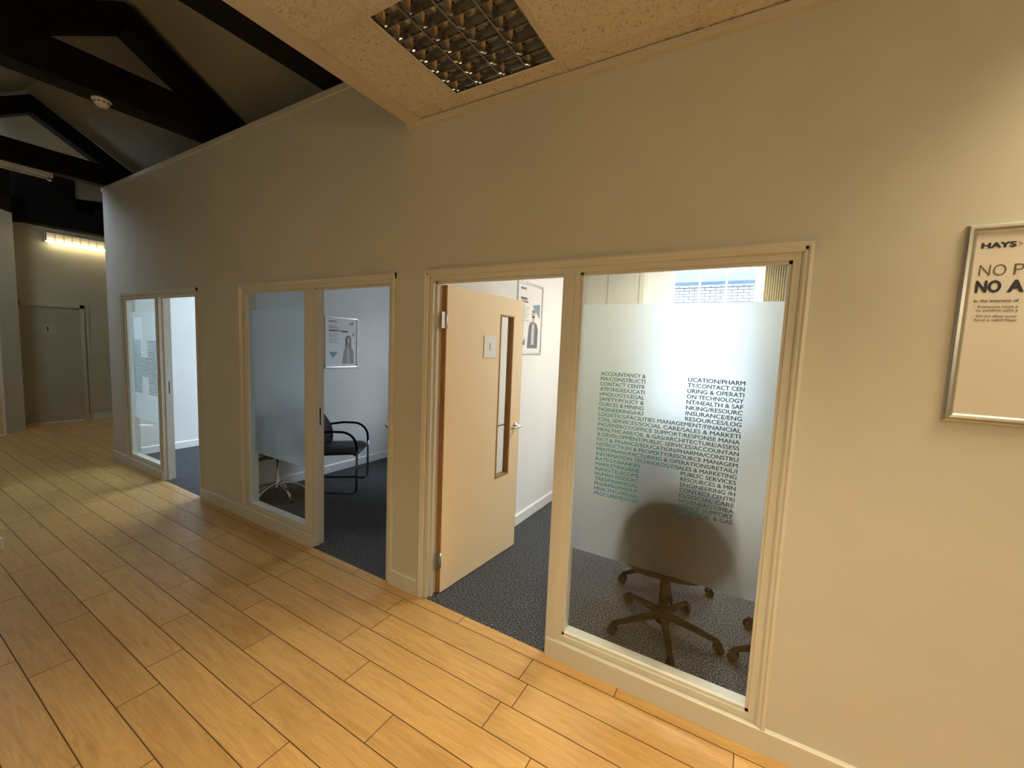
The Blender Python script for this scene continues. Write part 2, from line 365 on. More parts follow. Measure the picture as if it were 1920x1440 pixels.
# ------------------------------------------------------------------ setting: floor
def plank_floor():
    L_, P = 0.9345, 0.157
    ph = {-0.235: -1.76, -0.392: -0.883, -0.549: -1.577, -0.706: -1.245, -0.863: -1.807, -1.02: -1.504, -1.177: -2.27, -1.334: -2.80}
    v = []; f = []; tone = []
    rnd = random.Random(3); g = 0.0022
    for r in range(-22, 24):
        ytop = round(-0.235 - P*r, 3)
        phase = ph.get(ytop, None)
        if phase is None: phase = rnd.random()*L_
        k = math.floor((-10.6-phase)/L_)
        y0, y1 = ytop-P+g, ytop-g
        while True:
            a = phase+k*L_; b = a+L_; k += 1
            if a > 3.1: break
            a += g; b -= g
            a, b = max(a, -10.5), min(b, 3.05)
            yy1 = y1
            if y0 > 3.0: continue
            if b > -6.98:
                if y0 >= 0.0: 
                    b = -6.98
                    if a >= b: continue
                else: yy1 = min(y1, 0.0)
            if yy1 <= y0 or b <= a: continue
            n = len(v); v += [(a,y0,0),(b,y0,0),(b,yy1,0),(a,yy1,0)]; f.append((n,n+1,n+2,n+3)); tone.append(rnd.random())
    n = len(v)
    v += [(-10.6,-3.8,-0.0015),(3.1,-3.8,-0.0015),(3.1,0.0,-0.0015),(-10.6,0.0,-0.0015)]; f.append((n,n+1,n+2,n+3)); tone.append(0)
    n = len(v)
    v += [(-10.6,0.0,-0.0015),(-6.98,0.0,-0.0015),(-6.98,3.1,-0.0015),(-10.6,3.1,-0.0015)]; f.append((n,n+1,n+2,n+3)); tone.append(0)
    me = bpy.data.meshes.new('floor'); me.from_pydata(v, [], f); me.materials.append(m_floor); me.materials.append(m_groove)
    for p in me.polygons[-2:]: p.material_index = 1
    a = me.attributes.new('tone', 'FLOAT', 'FACE'); a.data.foreach_set('value', tone)
    o = bpy.data.objects.new('floor', me); C.objects.link(o)
    return struct(o, 'wooden laminate plank floor of the corridor')
plank_floor()
b = MB(); b.box((-6.94, 0.0, -0.02), (1.0, 2.73, 0.0)); struct(b.build('floor', m_carpet), 'dark flecked carpet in the three meeting rooms')

# ------------------------------------------------------------------ corridor wall with three framed openings
WT, WTOP, CEIL = 0.10, 3.33, 2.936
OPEN = [(-6.50, -4.68), (-3.85, -2.035), (-1.73, 0.127)]
OH = 2.04
b = MB(); xs = [-7.0]+[v for o in OPEN for v in o]+[3.0]
for i in range(0, len(xs), 2): b.box((xs[i], 0, 0), (xs[i+1], WT, WTOP))
for a, c in OPEN: b.box((a, 0, OH), (c, WT, WTOP))
struct(b.build('wall_north', m_wall), 'long painted partition wall with three door and window openings')
b = MB(); b.box((-7.01, -0.012, WTOP-0.03), (-1.93, 0.03, WTOP+0.012)); struct(b.build('trim_1', m_trim, bevel=0.002), 'thin capping strip along the top of the partition wall')
# baseboard pieces on the corridor side
b = MB(); BH = 0.104
def skirt(x0, x1): b.prism([(0.0, 0.0), (-0.018, 0.0), (-0.018, BH-0.006), (-0.012, BH), (0.0, BH)], 'x', x0, x1)
skirt(-7.0, -6.531); skirt(-4.65, -3.881); skirt(-2.004, -1.761); skirt(0.157, 3.0)
skirt(-6.531, -5.53); skirt(-3.881, -2.885); skirt(-0.842, 0.157)
struct(b.build('baseboard_north', m_trim), 'cream baseboard along the foot of the partition wall')

# frame linings, mullions and architraves
MULL = [(-5.61, -5.523), (-2.965, -2.878), (-0.85, -0.763)]
GL = [(-6.468, -5.61), (-3.818, -2.965), (-0.763, 0.095)]
for i in range(3):
    a, c = OPEN[i]; m0, m1 = MULL[i]; b = MB(); T = 0.032
    b.box((a, 0.003, 0), (a+T, WT, OH)); b.box((c-T, 0.003, 0), (c, WT, OH)); b.box((a+T, 0.003, OH-T), (c-T, WT, OH))
    b.box((m0, -0.004, 0), (m1, WT+0.002, OH-T))                      # mullion
    b.box((m0+0.026, -0.010, 0), (m1-0.026, 0.0, OH-T))
    g0, g1 = GL[i]
    b.box((g0, 0.003, 0), (g1, WT, 0.132))                            # bottom rail
    b.box((g0, 0.014, 0.132), (g1, 0.032, 0.146))                     # glazing beads
    b.box((g0, 0.014, OH-T-0.013), (g1, 0.032, OH-T)); b.box((g0, 0.014, 0.132), (g0+0.012, 0.032, OH-T)); b.box((g1-0.012, 0.014, 0.132), (g1, 0.032, OH-T))
    # door stop
    d0, d1 = (m1, c-T) if i < 2 else (a+T, m0)
    b.box((d0, 0.03, 0), (d0+0.012, 0.055, OH-T)); b.box((d1-0.012, 0.03, 0), (d1, 0.055, OH-T)); b.box((d0, 0.03, OH-T-0.012), (d1, 0.055, OH-T))
    # architrave both sides, moulded face
    for s in (1, -1):
        def Y(t): return -t if s == 1 else WT+t
        A = 0.031
        for (x0, x1, sg) in ((a-A, a+0.004, 1), (c-0.004, c+A, -1)):
            z1 = OH+A
            w = x1-x0
            xx = (lambda t: x0+t*w) if sg == 1 else (lambda t: x1-t*w)
            z0 = BH if (s == 1 and ((i < 2 and sg == 1) or (i == 2 and sg == -1))) else 0.0
            b.prism([(xx(0), Y(-0.001)), (xx(0), Y(0.017)), (xx(0.35), Y(0.019)), (xx(0.55), Y(0.013)), (xx(0.8), Y(0.013)), (xx(1), Y(0.007)), (xx(1), Y(-0.001))], 'z', z0, z1)
        b.prism([(Y(-0.001), OH+A), (Y(0.017), OH+A), (Y(0.019), OH+A*0.7), (Y(0.013), OH+A*0.45), (Y(0.013), OH+0.002), (Y(0.007), OH-0.004), (Y(-0.001), OH-0.004)], 'x', a-A, c+A)
    names = ('farthest', 'middle', 'nearest')
    struct(b.build('trim_%d' % (i+2), m_trim), 'cream moulded frame round the %s door and glass opening' % names[i])
# metal strike plates on the two far mullions
for i in (0, 1):
    b = MB(); x = MULL[i][1]; b.box((x, 0.058, 0.945), (x+0.0025, 0.080, 1.12)); b.box((x+0.0025, 0.063, 0.965), (x+0.004, 0.071, 1.10), 1)
    o = b.build('strike_plate', [m_steel, m_blackpl])
    tag(o, 'metal strike plate on the frame post of the %s doorway' % ('farthest' if i == 0 else 'middle'), 'strike plate')

# ------------------------------------------------------------------ glazing with frosted film and lettering
LEFT_TOP = ['ACCOUNTANCY &', 'MA/CONSTRUCTI', 'CONTACT CENTR', 'ATIONS/EDUCATI', 'HNOLOGY/LEGAL', 'SAFETY/POLICY &', 'OURCES & MINING', 'NGINEERING/HU']
RIGHT_TOP = ['UCATION/PHARM', 'TY/CONTACT CEN', 'URING & OPERATI', 'ON TECHNOLOGY', 'NT/HEALTH & SAF', 'NKING/RESOURC', 'INSURANCE/ENG', 'RESOURCES/LOG']
MID = ['LOGISTICS/FACILITIES MANAGEMENT/FINANCIAL', 'CIAL SERVICES/SOCIAL CARE/SALES & MARKETI', 'ING/ENERGY/OFFICE SUPPORT/RESPONSE MANA', 'HEALTHCARE/OIL & GAS/ARCHITECTURE/ASSESS',
       '& DEVELOPMENT/PUBLIC SERVICES/ACCOUNTAN', 'NCY & FINANCE/EDUCATION/PHARMA/CONSTRU', 'NSTRUCTION & PROPERTY/RESOURCE MANAGEM', 'MENT/MANUFACTURING & OPERATIONS/RETAIL/I', 'INFORMATION TECHNOLOGY/SALES & MARKETING']
LEFT_BOT = ['RATEGY/BANKIN', 'MARKETING/ENE', 'INING/TELECOMS', 'HUMAN RESOURC', 'TRES/FINANCIAL', 'PHARMA/MANUF', 'HEALTHCARE/AR', 'PROCUREMENT/H']
RIGHT_BOT = ['PUBLIC SERVICES', 'RESOURCES & MIN', 'ENGINEERING /H', 'CONTACT CENTRI', 'ES/SOCIAL CARE', 'NG/ENERGY/HEA', 'OFFICE SUPPORT', 'HCARE/OIL & GAS']
def h_lettering(parent, xc, y):
    b = MB(); pitch = 0.0249; cap = 0.0178; top = 1.532
    X0, X1, X2, X3 = -0.308, -0.094, 0.088, 0.308
    fn = lambda u, v: (xc+u, y, v)
    for r in range(25):
        zb = top - cap - r*pitch
        if r < 8: rows = [(LEFT_TOP[r], X0, X1), (RIGHT_TOP[r], X2, X3)]
        elif r < 17: rows = [(MID[r-8], X0, X3)]
        else: rows = [(LEFT_BOT[r-17], X0, X1), (RIGHT_BOT[r-17], X2, X3)]
        for s, a, c in rows: put_text(b, s, c-a, cap, fn, 0, 0.022, a, zb)
    return b.build('lettering', m_letter, parent)
FILM_Z = (0.605, 1.857)
wl = ['farthest glass side panel, frosted, with a letter H built of small words', 'middle glass side panel with plain frosted film', 'nearest large glass side panel, frosted, with a letter H built of small words']
for i in range(3):
    g0, g1 = GL[i]; W_ = empty('window_%d' % (i+1), ((g0+g1)/2, 0, 0)); struct(W_, wl[i]); xc = 0; hw = (g1-g0)/2
    b = MB(); b.box((-hw+0.002, 0.0345, 0.134), (hw-0.002, 0.0405, OH-0.034)); b.build('glass_pane', m_glass, W_)
    b = MB(); b.quad((-hw+0.004, 0.0415, FILM_Z[0]), (hw-0.004, 0.0415, FILM_Z[0]), (hw-0.004, 0.0415, FILM_Z[1]), (-hw+0.004, 0.0415, FILM_Z[1]))
    o = b.build('frosted_film', m_film, W_); o['label'] = 'frosted film band'
    if i != 1: h_lettering(W_, 0, 0.0335)

# ------------------------------------------------------------------ door of the nearest room (open inwards)
def text_sign(parent, ch, at, nrm='x'): pass
D1 = empty('door_1', (-1.702, 0.088, 0), math.radians(0))
struct(D1, 'open pale maple door with a narrow glass slot and a small white number sign')
D1.rotation_euler = (0, 0, math.radians(85.9-90))   # leaf local: thickness along x (0..0.044), width along y
LW, LT, LH = 0.868, 0.044, 1.995
v0, v1, z0, z1 = 0.565, 0.735, 0.64, 1.865           # vision slot
b = MB()
b.box((0, 0.004, 0.008), (LT, v0, LH)); b.box((0, v1, 0.008), (LT, LW-0.004, LH)); b.box((0, v0, 0.008), (LT, v1, z0)); b.box((0, v0, z1), (LT, v1, LH))
b.build('door_leaf', m_door, D1)
b = MB(); b.box((0.0005, 0.0, 0.008), (LT-0.0005, 0.004, LH)); b.box((0.0005, LW-0.004, 0.008), (LT-0.0005, LW, LH))
o = b.build('lipping', m_lip, D1); o['label'] = 'darker brown timber edge'
b = MB(); t = 0.010; e = 0.004
for (a0, a1, c0, c1) in ((v0, v0+t, z0, z1), (v1-t, v1, z0, z1), (v0, v1, z0, z0+t), (v0, v1, z1-t, z1)): b.box((-e, a0, c0), (LT+e, a1, c1))
o = b.build('glazing_bead', m_lip, D1); o['label'] = 'brown timber bead round the glass slot'
b = MB(); b.box((LT/2-0.003, v0+t, z0+t), (LT/2+0.003, v1-t, z1-t)); b.build('vision_panel', m_glass, D1)
b = MB(); b.box((LT, 0.375, 1.548), (LT+0.006, 0.515, 1.703)); sg = b.build('sign_plate', m_sign, D1, bevel=0.0015); sg['label'] = 'white square sign plate with the numeral 1'
b = MB(); put_text(b, '1', 0, 0.052, lambda u, v: (LT+0.0065, 0.436+u, v), 0, 0.01, 0, 1.602); b.build('numeral', m_jack2, sg)
def lever(parent, xf, y, z, sgn):
    b = MB(); s_ = 1 if xf > 0.02 else -1
    b.lathe([(0.0, 0), (0.026, 0), (0.026, 0.007*s_), (0.022, 0.010*s_), (0.009, 0.010*s_), (0.009, 0.05*s_), (0, 0.05*s_)], 24, (xf, y, z), axis='x')
    b.tube([(xf+0.047*s_, y+0.006, z), (xf+0.050*s_, y-0.004, z), (xf+0.051*s_, y-0.03*1, z), (xf+0.049*s_, y-0.08, z-0.002), (xf+0.046*s_, y-0.115, z-0.003)], [0.0085, 0.0095, 0.009, 0.008, 0.007], 12)
    return b.build('handle', m_steel, parent)
lever(D1, LT, LW-0.055, 1.012, 1); lever(D1, 0.0, LW-0.055, 1.012, 1)
for z in (1.78, 0.235):
    b = MB(); b.tube([(LT+0.004, -0.004, z-0.05), (LT+0.004, -0.004, z+0.05)], 0.0065, 10)
    b.box((0.010, -0.0015, z-0.05), (LT, 0.0005, z+0.05)); b.box((LT-0.002, -0.040, z-0.05), (LT+0.0005, -0.004, z+0.05))
    for zz in (-0.03, 0.0, 0.03): b.lathe([(0, 0), (0.004, 0), (0.004, -0.001), (0, -0.001)], 8, (0.026, -0.0015, z+zz), 1, 'y')
    b.build('hinge', [m_steel, m_blackpl], D1)

# ------------------------------------------------------------------ room shells
RC = 2.75
b = MB(); b.box((-1.86, WT, 0), (-1.78, 2.72, RC)); struct(b.build('wall_room_divider', m_room), 'white partition between the nearest and the middle room')
b = MB(); b.box((-4.48, WT, 0), (-4.40, 2.72, RC)); struct(b.build('wall_room_divider', m_room), 'white partition between the middle and the farthest room')
b = MB(); b.box((-7.0, WT, 0), (-6.94, 3.1, 3.33)); struct(b.build('wall_room_end', m_room), 'white end wall of the farthest room')
b = MB(); b.box((1.0, WT, 0), (1.08, 2.95, RC)); struct(b.build('wall_room_right', m_room), 'right side wall of the nearest room')
b = MB(); cuts = sorted(ROOM_WIN); x = -6.94
for a, c in cuts:
    b.box((x, 2.72, 0), (a, 3.0, RC)); b.box((a, 2.72, 0), (c, 3.0, WZ0)); b.box((a, 2.72, WZ1), (c, 3.0, RC)); x = c
b.box((x, 2.72, 0), (1.08, 3.0, RC)); b.box((-6.94, 2.86, RC), (3.1, 3.0, 3.1)); struct(b.build('wall_outer', m_room), 'outer wall of the meeting rooms with three windows')
b = MB(); b.box((-6.94, WT, RC), (1.08, 3.0, RC+0.1)); struct(b.build('ceiling', m_room), 'white ceiling over the meeting rooms')
b = MB()
def sk(axis, w, lo, hi, s):
    P = [(w, 0), (w+0.015*s, 0), (w+0.015*s, 0.088), (w+0.006*s, 0.10), (w, 0.10)]
    if axis == 'y': b.prism(P, 'y', lo, hi)
    else: b.prism(P, 'x', lo, hi)
sk('y', -1.78, WT, 2.6, 1); sk('y', -1.86, WT, 2.72, -1); sk('y', -4.40, WT, 2.72, 1); sk('y', -4.48, WT, 2.72, -1); sk('y', -6.94, WT, 2.72, 1); sk('y', 1.0, WT, 2.72, -1)
for a, c in ((-6.925, -4.495), (-4.385, -1.875), (-1.07, 0.985)): sk('x', 2.72, a, c, -1)
struct(b.build('baseboard_rooms', m_white), 'white baseboards round the meeting rooms')
# boxed pier in the nearest room
b = MB(); b.box((-1.78, 2.60, 0), (-1.07, 2.72, RC)); b.box((-1.46, 2.592, 0.1), (-1.44, 2.60, RC)); b.box((-1.12, 2.592, 0.1), (-1.07, 2.60, RC))
struct(b.build('wall_pier', m_trim), 'cream boxed pier in the back corner of the nearest room')
lab = ['sash window of the nearest room looking onto a brick building', 'window of the middle room', 'window of the farthest room']
for i, (a, c) in enumerate(ROOM_WIN):
    W_ = empty('window_%d' % (i+4), ((a+c)/2, 2.86, 0)); struct(W_, lab[i]); hw = (c-a)/2
    b = MB(); f_ = 0.03
    b.box((-hw, -0.03, WZ0), (-hw+f_, 0.04, WZ1)); b.box((hw-f_, -0.03, WZ0), (hw, 0.04, WZ1)); b.box((-hw, -0.03, WZ1-f_), (hw, 0.04, WZ1)); b.box((-hw, -0.03, WZ0), (hw, 0.04, WZ0+0.05))
    n = 3 if i == 0 else 4
    for k in range(1, n): x = -hw+f_+(2*hw-2*f_)*k/n; b.box((x-0.009, -0.012, WZ0), (x+0.009, 0.012, WZ1))
    for z in (1.30, 1.70, 2.10): b.box((-hw, -0.012 if z != 1.7 else -0.025, z-(0.009 if z != 1.7 else 0.02)), (hw, 0.012, z+(0.009 if z != 1.7 else 0.02)))
    b.build('window_frame', m_white, W_)
    b = MB(); b.box((-hw+f_, -0.002, WZ0+0.05), (hw-f_, 0.002, WZ1-f_)); b.build('glass_pane', m_glass, W_)
    b = MB(); b.box((-hw-0.03, -0.20, WZ0-0.03), (hw+0.03, -0.03, WZ0)); b.build('window_sill', m_white, W_)

# ------------------------------------------------------------------ corridor end, left side, back
EX = -10.36
b = MB(); b.box((EX-0.1, -0.30, 0), (EX, 3.1, 3.31)); struct(b.build('wall_west', m_west), 'end wall of the corridor with a white door')
A_, B_, Cc, D_ = Vector((-9.895, -0.237)), Vector((-9.62, -0.468)), Vector((-8.962, -1.020)), Vector((-8.55, -1.366))
dd = (B_-A_).normalized(); nn = Vector((-dd.y, dd.x))     # nn points toward the corridor side?
if nn.dot(Vector((0.3, 0.1))) < 0: nn = -nn
def slab(mb, p, q, z0, z1, t=0.09, off=0.0, mi=0):
    o0 = nn*off; o1 = nn*(off-t)
    poly = [p+o0, q+o0, q+o1, p+o1]
    mb.prism([(w.x, w.y) for w in poly], 'z', z0, z1, mi)
b = MB(); slab(b, A_, B_, 0, 3.34); slab(b, Cc, D_, 0, 3.34); slab(b, B_, Cc, 2.02, 3.34)
b.box((EX, -0.30, 0), (A_.x, -0.237, 3.34))
b.prism([(-1.366, 0), (-3.6, 0), (-3.6, 2.33), (-1.97, 3.33), (-1.366, 3.33)], 'x', -8.62, -8.55)
struct(b.build('wall_left', m_wall), 'angled wall on the left at the corridor end with a maple door')
# maple door in the angled wall
ang = math.atan2(dd.y, dd.x)
D2 = empty('door_2', (B_.x, B_.y, 0), ang); struct(D2, 'pale maple door at the left edge in the angled wall')
w2 = (Cc-B_).length; q0, q1 = w2-0.31, w2-0.165
s_ = 1 if Vector((-math.sin(ang), math.cos(ang))).dot(nn) > 0 else -1
def bx2(mb, x0, x1, z0, z1, y0=-0.02, y1=-0.064): mb.box((x0, y0*s_, z0), (x1, y1*s_, z1))
b = MB(); bx2(b, 0.03, q0, 0.008, 2.0); bx2(b, q1, w2-0.03, 0.008, 2.0); bx2(b, q0, q1, 0.008, 1.22); bx2(b, q0, q1, 1.87, 2.0); b.build('door_leaf', m_door, D2)
b = MB(); bx2(b, q0, q1, 1.22, 1.87, -0.040, -0.044); b.build('vision_panel', m_tint, D2)
b = MB(); bx2(b, 0, 0.03, 0, 2.02, 0.008, -0.09); bx2(b, w2-0.03, w2, 0, 2.02, 0.008, -0.09); bx2(b, 0, w2, 2.0, 2.03, 0.008, -0.09); b.build('door_frame', m_trim, D2)
pc = (B_+Cc)/2; pq = B_+dd*((q0+q1)/2)-nn*0.12
portal('window_daylight', (pq.x, pq.y, 1.545), (PI/2, 0, math.atan2(nn.y, nn.x)+PI/2), 0.16, 0.66)
m_leaf = textured('dimmed_door_paint', (0.36, 0.33, 0.235), (0.39, 0.36, 0.26), 3, 0.5)  # leaf paint darkened along with the end wall for the dim end
# white door in the end wall
D3 = empty('door_3', (EX, 0.22, 0)); struct(D3, 'white painted door in the end wall with a small pictogram sign')
b = MB(); b.box((-0.02, -0.36, 0.012), (0.004, 0.325, 1.985)); b.box((-0.02, -0.36, 0.0), (0.012, 0.325, 0.012), 1); b.build('door_leaf', [m_leaf, m_white], D3)  # white strip at the foot stands in for light under the door
b = MB()
for y0, y1, zz0, zz1 in ((-0.42, -0.36, 0, 2.05), (0.325, 0.385, 0, 2.05), (-0.42, 0.385, 1.985, 2.05)): b.box((-0.01, y0, zz0), (0.030, y1, zz1))
b.build('door_frame', m_west, D3, bevel=0.003)
b = MB(); b.box((0.004, -0.125, 1.53), (0.009, 0.025, 1.68)); sp = b.build('sign_plate', m_west, D3); sp['label'] = 'small square sign plate with the numeral 1'
b = MB(); put_text(b, '1', 0, 0.075, lambda u, v: (0.0095, -0.075+u, v), 0, 0.03, 0, 1.57); b.build('numeral', m_ink, sp)
b = MB(); b.box((EX, 0.62, 0), (EX+0.02, 0.66, 2.05)); struct(b.build('trim_5', m_west), 'vertical cover strip beside the white end door')
b = MB(); b.box((EX, 0.60, 0), (EX+0.015, 3.1, 0.10)); struct(b.build('baseboard_west', m_trim), 'baseboard at the foot of the end wall')
b = MB(); b.box((-10.46, 3.1, 0), (-6.94, 3.2, 4.4)); struct(b.build('wall_alcove', m_wall), 'wall closing the passage behind the farthest room')
b = MB(); b.box((-8.62, -3.7, 0), (3.1, -3.6, 3.4)); struct(b.build('wall_south', m_south), 'corridor wall behind the camera')
b = MB(); b.box((3.0, -3.7, 0), (3.1, 3.0, 4.4)); struct(b.build('wall_east', m_wall), 'end wall to the right of the camera')

# ------------------------------------------------------------------ roof: boarding and black trusses
RY, RZ, SL = -0.53, 4.225, 0.615
b = MB()
def rz(y): return RZ-SL*abs(y-RY)
yn, ys = 1.55, -3.7
XW, XF, XE = -10.46, -7.25, 3.1
for dz in (0.0, 0.1):
    b.add([(XF, RY, RZ+dz), (XE, RY, RZ+dz), (XE, yn, rz(yn)+dz), (XF, yn, rz(yn)+dz), (XW, ys, rz(ys)+dz), (XE, ys, rz(ys)+dz), (XF, 3.2, rz(yn)+dz), (XE, 3.2, rz(yn)+dz), (XW, RY, RZ+dz), (XW, 3.2, RZ+dz), (XF, 3.2, RZ+dz)],
          [(0, 1, 2, 3), (3, 2, 7, 6), (8, 9, 10, 0)])
    k0, k1, k2, k3 = SKYL
    for (xa, xb, ya, yb) in ((XW, k0, ys, RY), (k1, XE, ys, RY), (k0, k1, ys, k2), (k0, k1, k3, RY)):
        b.quad((xa, ya, rz(ya)+dz), (xb, ya, rz(ya)+dz), (xb, yb, rz(yb)+dz), (xa, yb, rz(yb)+dz))
b.add([(XF, RY, RZ), (XF, 3.2, RZ), (XF, 3.2, rz(yn)), (XF, yn, rz(yn))], [(0, 1, 2, 3)])
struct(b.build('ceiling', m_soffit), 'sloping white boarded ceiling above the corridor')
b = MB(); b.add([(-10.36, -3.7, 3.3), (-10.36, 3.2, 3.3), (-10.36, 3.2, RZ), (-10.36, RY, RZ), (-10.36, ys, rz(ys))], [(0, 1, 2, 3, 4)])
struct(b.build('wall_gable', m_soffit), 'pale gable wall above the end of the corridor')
W_ = empty('window_7', ((SKYL[0]+SKYL[1])/2, (SKYL[2]+SKYL[3])/2, rz((SKYL[2]+SKYL[3])/2)), 0); struct(W_, 'roof window above the far corridor'); W_.rotation_euler = (math.atan(SL), 0, 0)
hx_, hy_ = (SKYL[1]-SKYL[0])/2, (SKYL[3]-SKYL[2])/2*1.174
b = MB()
for (xa, xb, ya, yb) in ((-hx_-.04, -hx_, -hy_-.04, hy_+.04), (hx_, hx_+.04, -hy_-.04, hy_+.04), (-hx_, hx_, -hy_-.04, -hy_), (-hx_, hx_, hy_, hy_+.04), (-0.015, 0.015, -hy_, hy_)): b.box((xa, ya, -0.01), (xb, yb, 0.10))
b.build('window_frame', m_white, W_)
# bulkhead added over the ceiling edge to keep lamp light out of the roof
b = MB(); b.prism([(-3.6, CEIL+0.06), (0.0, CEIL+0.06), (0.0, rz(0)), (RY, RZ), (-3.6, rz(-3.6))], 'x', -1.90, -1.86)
struct(b.build('wall_light_block', m_soffit), 'added light-blocking bulkhead above the edge of the tiled ceiling')
b = MB(); b.box((-9.0+0.45, -3.6, 2.6), (-8.5, -3.5, 2.7))
def truss(x0, x1, ridge=4.16, y_lo=-2.6, y_hi=0.9, zt=(3.40, 3.655), th=0.19):
    T = empty('roof_truss', ((x0+x1)/2, RY, zt[0])); tag(T, '', 'beam')
    hx = (x1-x0)/2; Z = zt[0]
    b = MB(); b.box((-hx, y_lo-RY, 0), (hx, y_hi-RY, zt[1]-Z)); b.build('tie_beam', m_beam, T, bevel=0.006)
    for sg in (1, -1):
        yy = 1.25 if sg == 1 else 1.45
        b = MB(); r = ridge-Z
        b.prism([(0, r-th), (0, r), (sg*yy, r-SL*yy), (sg*yy, r-SL*yy-th)], 'x', -hx*0.98, hx*0.98); b.build('rafter', m_beam, T, bevel=0.006)
    return T
t = truss(-4.605, -4.40); t['label'] = 'black roof truss over the middle glass panel, with a smoke detector below'; t['group'] = 'black roof trusses'
t = truss(-7.21, -7.06, 4.17, zt=(3.40, 3.64)); t['label'] = 'farthest black roof truss, above the far end of the partition'; t['group'] = 'black roof trusses'
t = truss(-2.81, -2.60); t['label'] = 'nearest black roof truss, beside the edge of the tiled ceiling'; t['group'] = 'black roof trusses'
# black timbers at the end gable
b = MB(); b.prism([(-1.2, 3.315), (0.56, 3.315), (0.56, RZ-0.03), (RY, RZ-0.03), (-1.2, rz(-1.2)-0.03)], 'x', EX+0.005, EX+0.06); b.box((EX+0.06, -0.2, 3.315), (EX+0.12, 2.9, 3.65)); b.box((EX+0.005, 0.80, 3.65), (EX+0.08, 1.05, 3.76))
tag(b.build('gable_boarding', m_beam), 'black timber boarding and beam high on the end wall', 'beam')
b = MB()  # black filler for the dark roof gap, closed against leaking daylight
def slab_up(mb, p, q, z0, t=0.09):
    a0, a1 = p, q; c0, c1 = p-nn*t, q-nn*t; e_ = 0.012
    v = [(w.x, w.y, z0) for w in (a0, a1, c1, c0)]+[(w.x, w.y, rz(w.y)-e_) for w in (a0, a1, c1, c0)]
    mb.add(v, [(3, 2, 1, 0), (4, 5, 6, 7), (0, 1, 5, 4), (1, 2, 6, 5), (2, 3, 7, 6), (3, 0, 4, 7)])
slab_up(b, A_, D_, 3.345); b.box((EX+0.13, -0.30, 3.345), (A_.x, -0.237, RZ-0.22))
b.prism([(-1.366, 3.345), (-1.366, rz(-1.366)-0.012), (-1.92, 3.358), (-1.92, 3.345)], 'x', -8.62, -8.55)
tag(b.build('dark_roof_filler', m_beam), 'black filler up to the roof above the angled wall at far left', 'beam')

# smoke detector under the middle truss
S = empty('smoke_detector', (-4.50, -0.665, 3.40)); tag(S, 'white round smoke detector under the middle black roof truss', 'smoke detector')
b = MB(); b.lathe([(0, 0), (0.058, 0), (0.060, -0.012), (0.052, -0.022), (0, -0.022)], 28); b.build('base', m_plast, S)
b = MB(); b.lathe([(0, -0.022), (0.046, -0.022), (0.046, -0.034), (0.034, -0.050), (0.018, -0.056), (0, -0.056)], 28)
for k in range(10):
    a = 2*PI*k/10; b.box((0.044*math.cos(a)-0.004, 0.044*math.sin(a)-0.004, -0.033), (0.044*math.cos(a)+0.004, 0.044*math.sin(a)+0.004, -0.023), 1)
b.build('sensor_head', [m_plast, m_blackpl], S)

# unlit tube light under the far truss
T = empty('batten_light', (-7.15, -0.98, 3.40)); tag(T, 'unlit slim batten light hanging under the farthest roof truss', 'light')
b = MB(); b.box((-0.035, -0.60, -0.05), (0.035, 0.60, 0.0)); b.build('housing', m_plast, T, bevel=0.004)
b = MB(); b.tube([(0, -0.57, -0.066), (0, 0.57, -0.066)], 0.013, 12); b.build('tube', m_tubeoff, T)
for y in (-0.59, 0.56):
    b = MB(); b.box((-0.02, y, -0.085), (0.02, y+0.03, -0.045)); b.build('end_cap', m_steel, T, bevel=0.003)

# lit wall lights: one on the end wall, two added as unseen fill behind the camera
def wall_light(loc, rz_, label, power, col):
    T = empty('wall_light', loc, rz_); tag(T, label, 'light'); T['group'] = 'long fluorescent wall lights'
    b = MB(); b.box((0, -0.62, 0.03), (0.05, 0.62, 0.19)); b.build('housing', m_white, T, bevel=0.004)
    b = MB(); b.tube([(0.085, -0.585, 0.035), (0.085, 0.585, 0.035)], 0.024, 12); o = b.build('tube', m_tube, T); o['label'] = 'glowing tube'
    b = MB()
    for k in range(13):
        y = -0.61+k*1.22/12; b.box((0.05, y-0.003, 0.055), (0.115, y+0.003, 0.175))
    for z in (0.07, 0.11, 0.15): b.box((0.108, -0.61, z-0.003), (0.112, 0.61, z+0.003))
    b.build('wire_grid', m_wgrid, T)
    area('tube_light', (0.13, 0, 0.06), (0, math.radians(-65), 0), 0.05, 1.2, power, col, PI, T)
    return T
m_wgrid = mat('brass_toned_grid', (0.60, 0.48, 0.18), 0.4)
wall_light((EX, 0.79, 3.02), 0, 'lit long fluorescent wall light high on the far end wall', TUBE_POWER, (1.0, 0.72, 0.27))
for x_, p_ in FILL_WALL_LAMPS:
    wall_light((x_, -3.6, 2.10), PI/2, 'added fill wall light behind the camera, %s the tiled ceiling' % ('under' if x_ > -1.9 else 'beyond'), p_, WARM)
